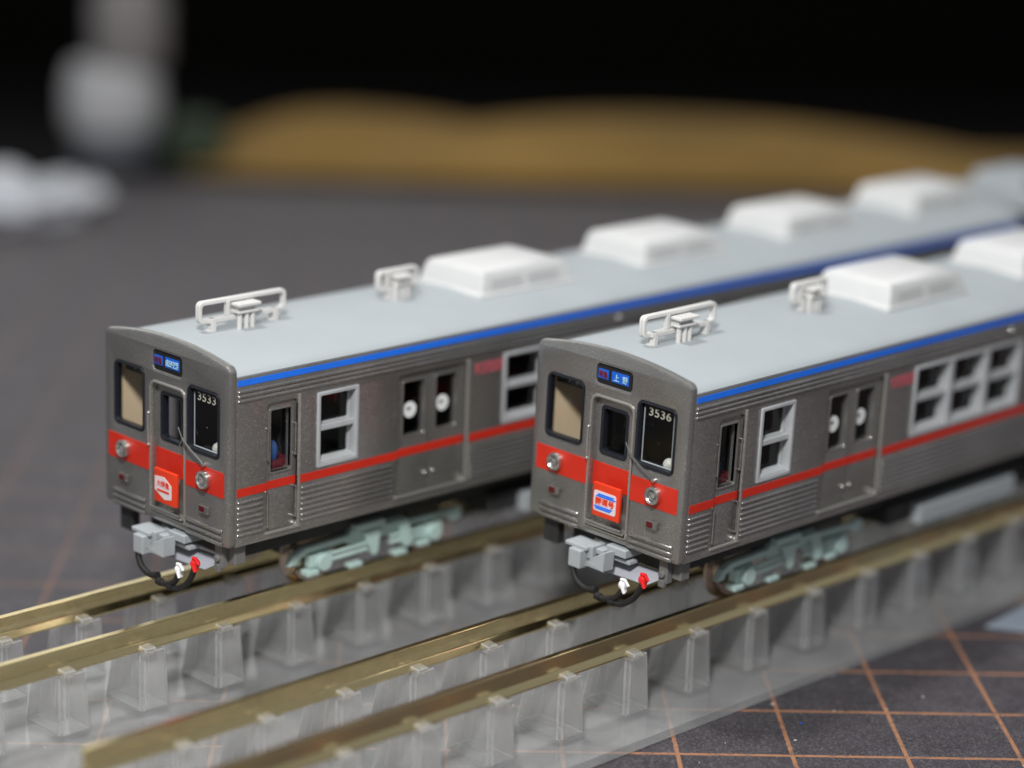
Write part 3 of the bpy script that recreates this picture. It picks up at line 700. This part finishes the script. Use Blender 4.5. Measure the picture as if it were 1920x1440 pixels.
# ------------------------------------------------------------------ blurred things behind
bottle = empty('bottle', at(50.0, -8.35))
tag(bottle, 'pale upright bottle with pinkish grey cap standing behind the white tissue', 'bottle')
def bpart(name, prof, mat, dx=0.): 
    o = MB().lathe((0, 0), prof, 'z', 32).build(name, mat, bottle, 0, True); o.location = rgt*dx; return o
bpart('foot', [(.0, 0), (.85, 0), (.85, .60), (.0, .60)], M['bg_slate'])
bpart('body', [(.0, .60), (.95, .61), (1.0, .9), (.98, 1.5), (.85, 1.9), (.0, 1.91)], M['bg_body'])
bpart('cap', [(.0, 1.90), (.72, 1.91), (.78, 2.2), (.78, 3.2), (.62, 3.5), (0, 3.5)], M['bg_pink'], .35)
def tissue():
    from mathutils import noise as mn
    bm = bmesh.new(); bmesh.ops.create_icosphere(bm, subdivisions=5, radius=1)
    for v in bm.verts:
        d = v.co.normalized(); n_ = mn.fractal(d*1.6+Vector((3, 1, 4)), 1.0, 2.1, 4)
        f = .86+.38*n_
        v.co = Vector((d.x*1.55*f, d.y*1.25*f, max(0, .02+(d.z*.72+.38)*(.62+.3*n_))))
    me = bpy.data.meshes.new('tissue'); bm.to_mesh(me); bm.free()
    o = link('tissue', me, M['bg_white'], None, 0, True); o.location = at(43.4, -8.95, -.9)
    return tag(o, 'crumpled white tissue in the far left, in front of the bottle', 'tissue')
tissue()
# ochre cloth: two soft folds as one sheet with thickness
def cloth():
    mb = MB(); nx, ny = 96, 28; vs = []
    lat0, lat1, d0, d1 = -6.6, 12.5, 48.3, 53.8
    def hump(la, c, wl, wr_, h):
        w = wl if la < c else wr_
        q = max(0, 1-((la-c)/w)**2); return h*q**.8
    for i in range(nx+1):
        row = []
        for j in range(ny+1):
            la = lat0+(lat1-lat0)*i/nx; t_ = j/ny
            cross = math.sin(math.pi*t_)**.7
            h1 = hump(la, -3.8, 2.6, 4.4, .82)*max(0, math.sin(math.pi*min(1, max(0, (t_-.25)/.75))))**.7
            h2 = hump(la, 2.9, 6.4, 8.2, 1.08)*max(0, math.sin(math.pi*min(1, t_/.8)))**.7
            z = max(h1, h2)
            row.append(mb.bm.verts.new(at(d0+(d1-d0)*t_, la, -.895+max(z, 0.0)+.02)))
        vs.append(row)
    for i in range(nx):
        for j in range(ny): mb.bm.faces.new((vs[i][j], vs[i+1][j], vs[i+1][j+1], vs[i][j+1]))
    o = mb.build('cloth', M['ochre'], None, 0, True)
    md = o.modifiers.new('thick', 'SOLIDIFY'); md.thickness = .03; md.offset = 1
    return tag(o, 'ochre brown cloth with two low humps lying behind the trains', 'cloth')
cloth()
g = MB().loft([[(-.5, -.5, 0), (.5, -.5, 0), (.5, .5, 0), (-.5, .5, 0)], [(-.45, -.45, .8), (.45, -.45, .8), (.45, .45, .8), (-.45, .45, .8)], [(-.3, -.3, .95), (.3, -.3, .95), (.3, .3, .95), (-.3, .3, .95)]]).build('box', M['bg_green'], None, .08)
g.location = at(49.5, -6.6); tag(g, 'small dark green box between the bottle and the ochre cloth', 'box')
pc = MB().prism([(7.3, -4.15), (8.9, -3.98), (9.3, -4.5), (8.2, -4.75), (7.5, -4.5)], 'z', -.896, -.86).build('card', M['bg_paleblue'], None, .01)
tag(pc, 'pale blue card scrap lying on the mat beside the clear stand', 'card')

# loose flecks on the mat and on the stand
def dust():
    mb = MB(); rnd = random.Random(3)
    for _ in range(420):
        d, la = rnd.uniform(17, 40), rnd.uniform(-7, 7)
        p = at(d, la); r_ = rnd.choice((.006, .008, .010, .016)); a = rnd.uniform(0, 6.3)
        on = -S-1.0 < p.y < 1.0 and -5 < p.x < 14
        z = -.798 if on else -.898
        if on and rnd.random() < .6: continue
        q = [(p.x+r_*math.cos(a+k*2.1)*rnd.uniform(.6, 1.6), p.y+r_*math.sin(a+k*2.1), z) for k in range(3)]
        mb.loft([q, [(x, y, z_+.006) for x, y, z_ in q]])
    return tag(mb.build('dust', M['ballwhite']), kind='stuff')
dust()
fl = MB().ball((0, 0, .008), .012, 1.2, .8, .7, 10).build('fleck', M['sign_blue'], None, 0, True); fl.location = (3.87, -4.50, -.9)
tag(fl, 'tiny blue paint fleck on the mat in a bottom square of the grid', 'paint fleck')
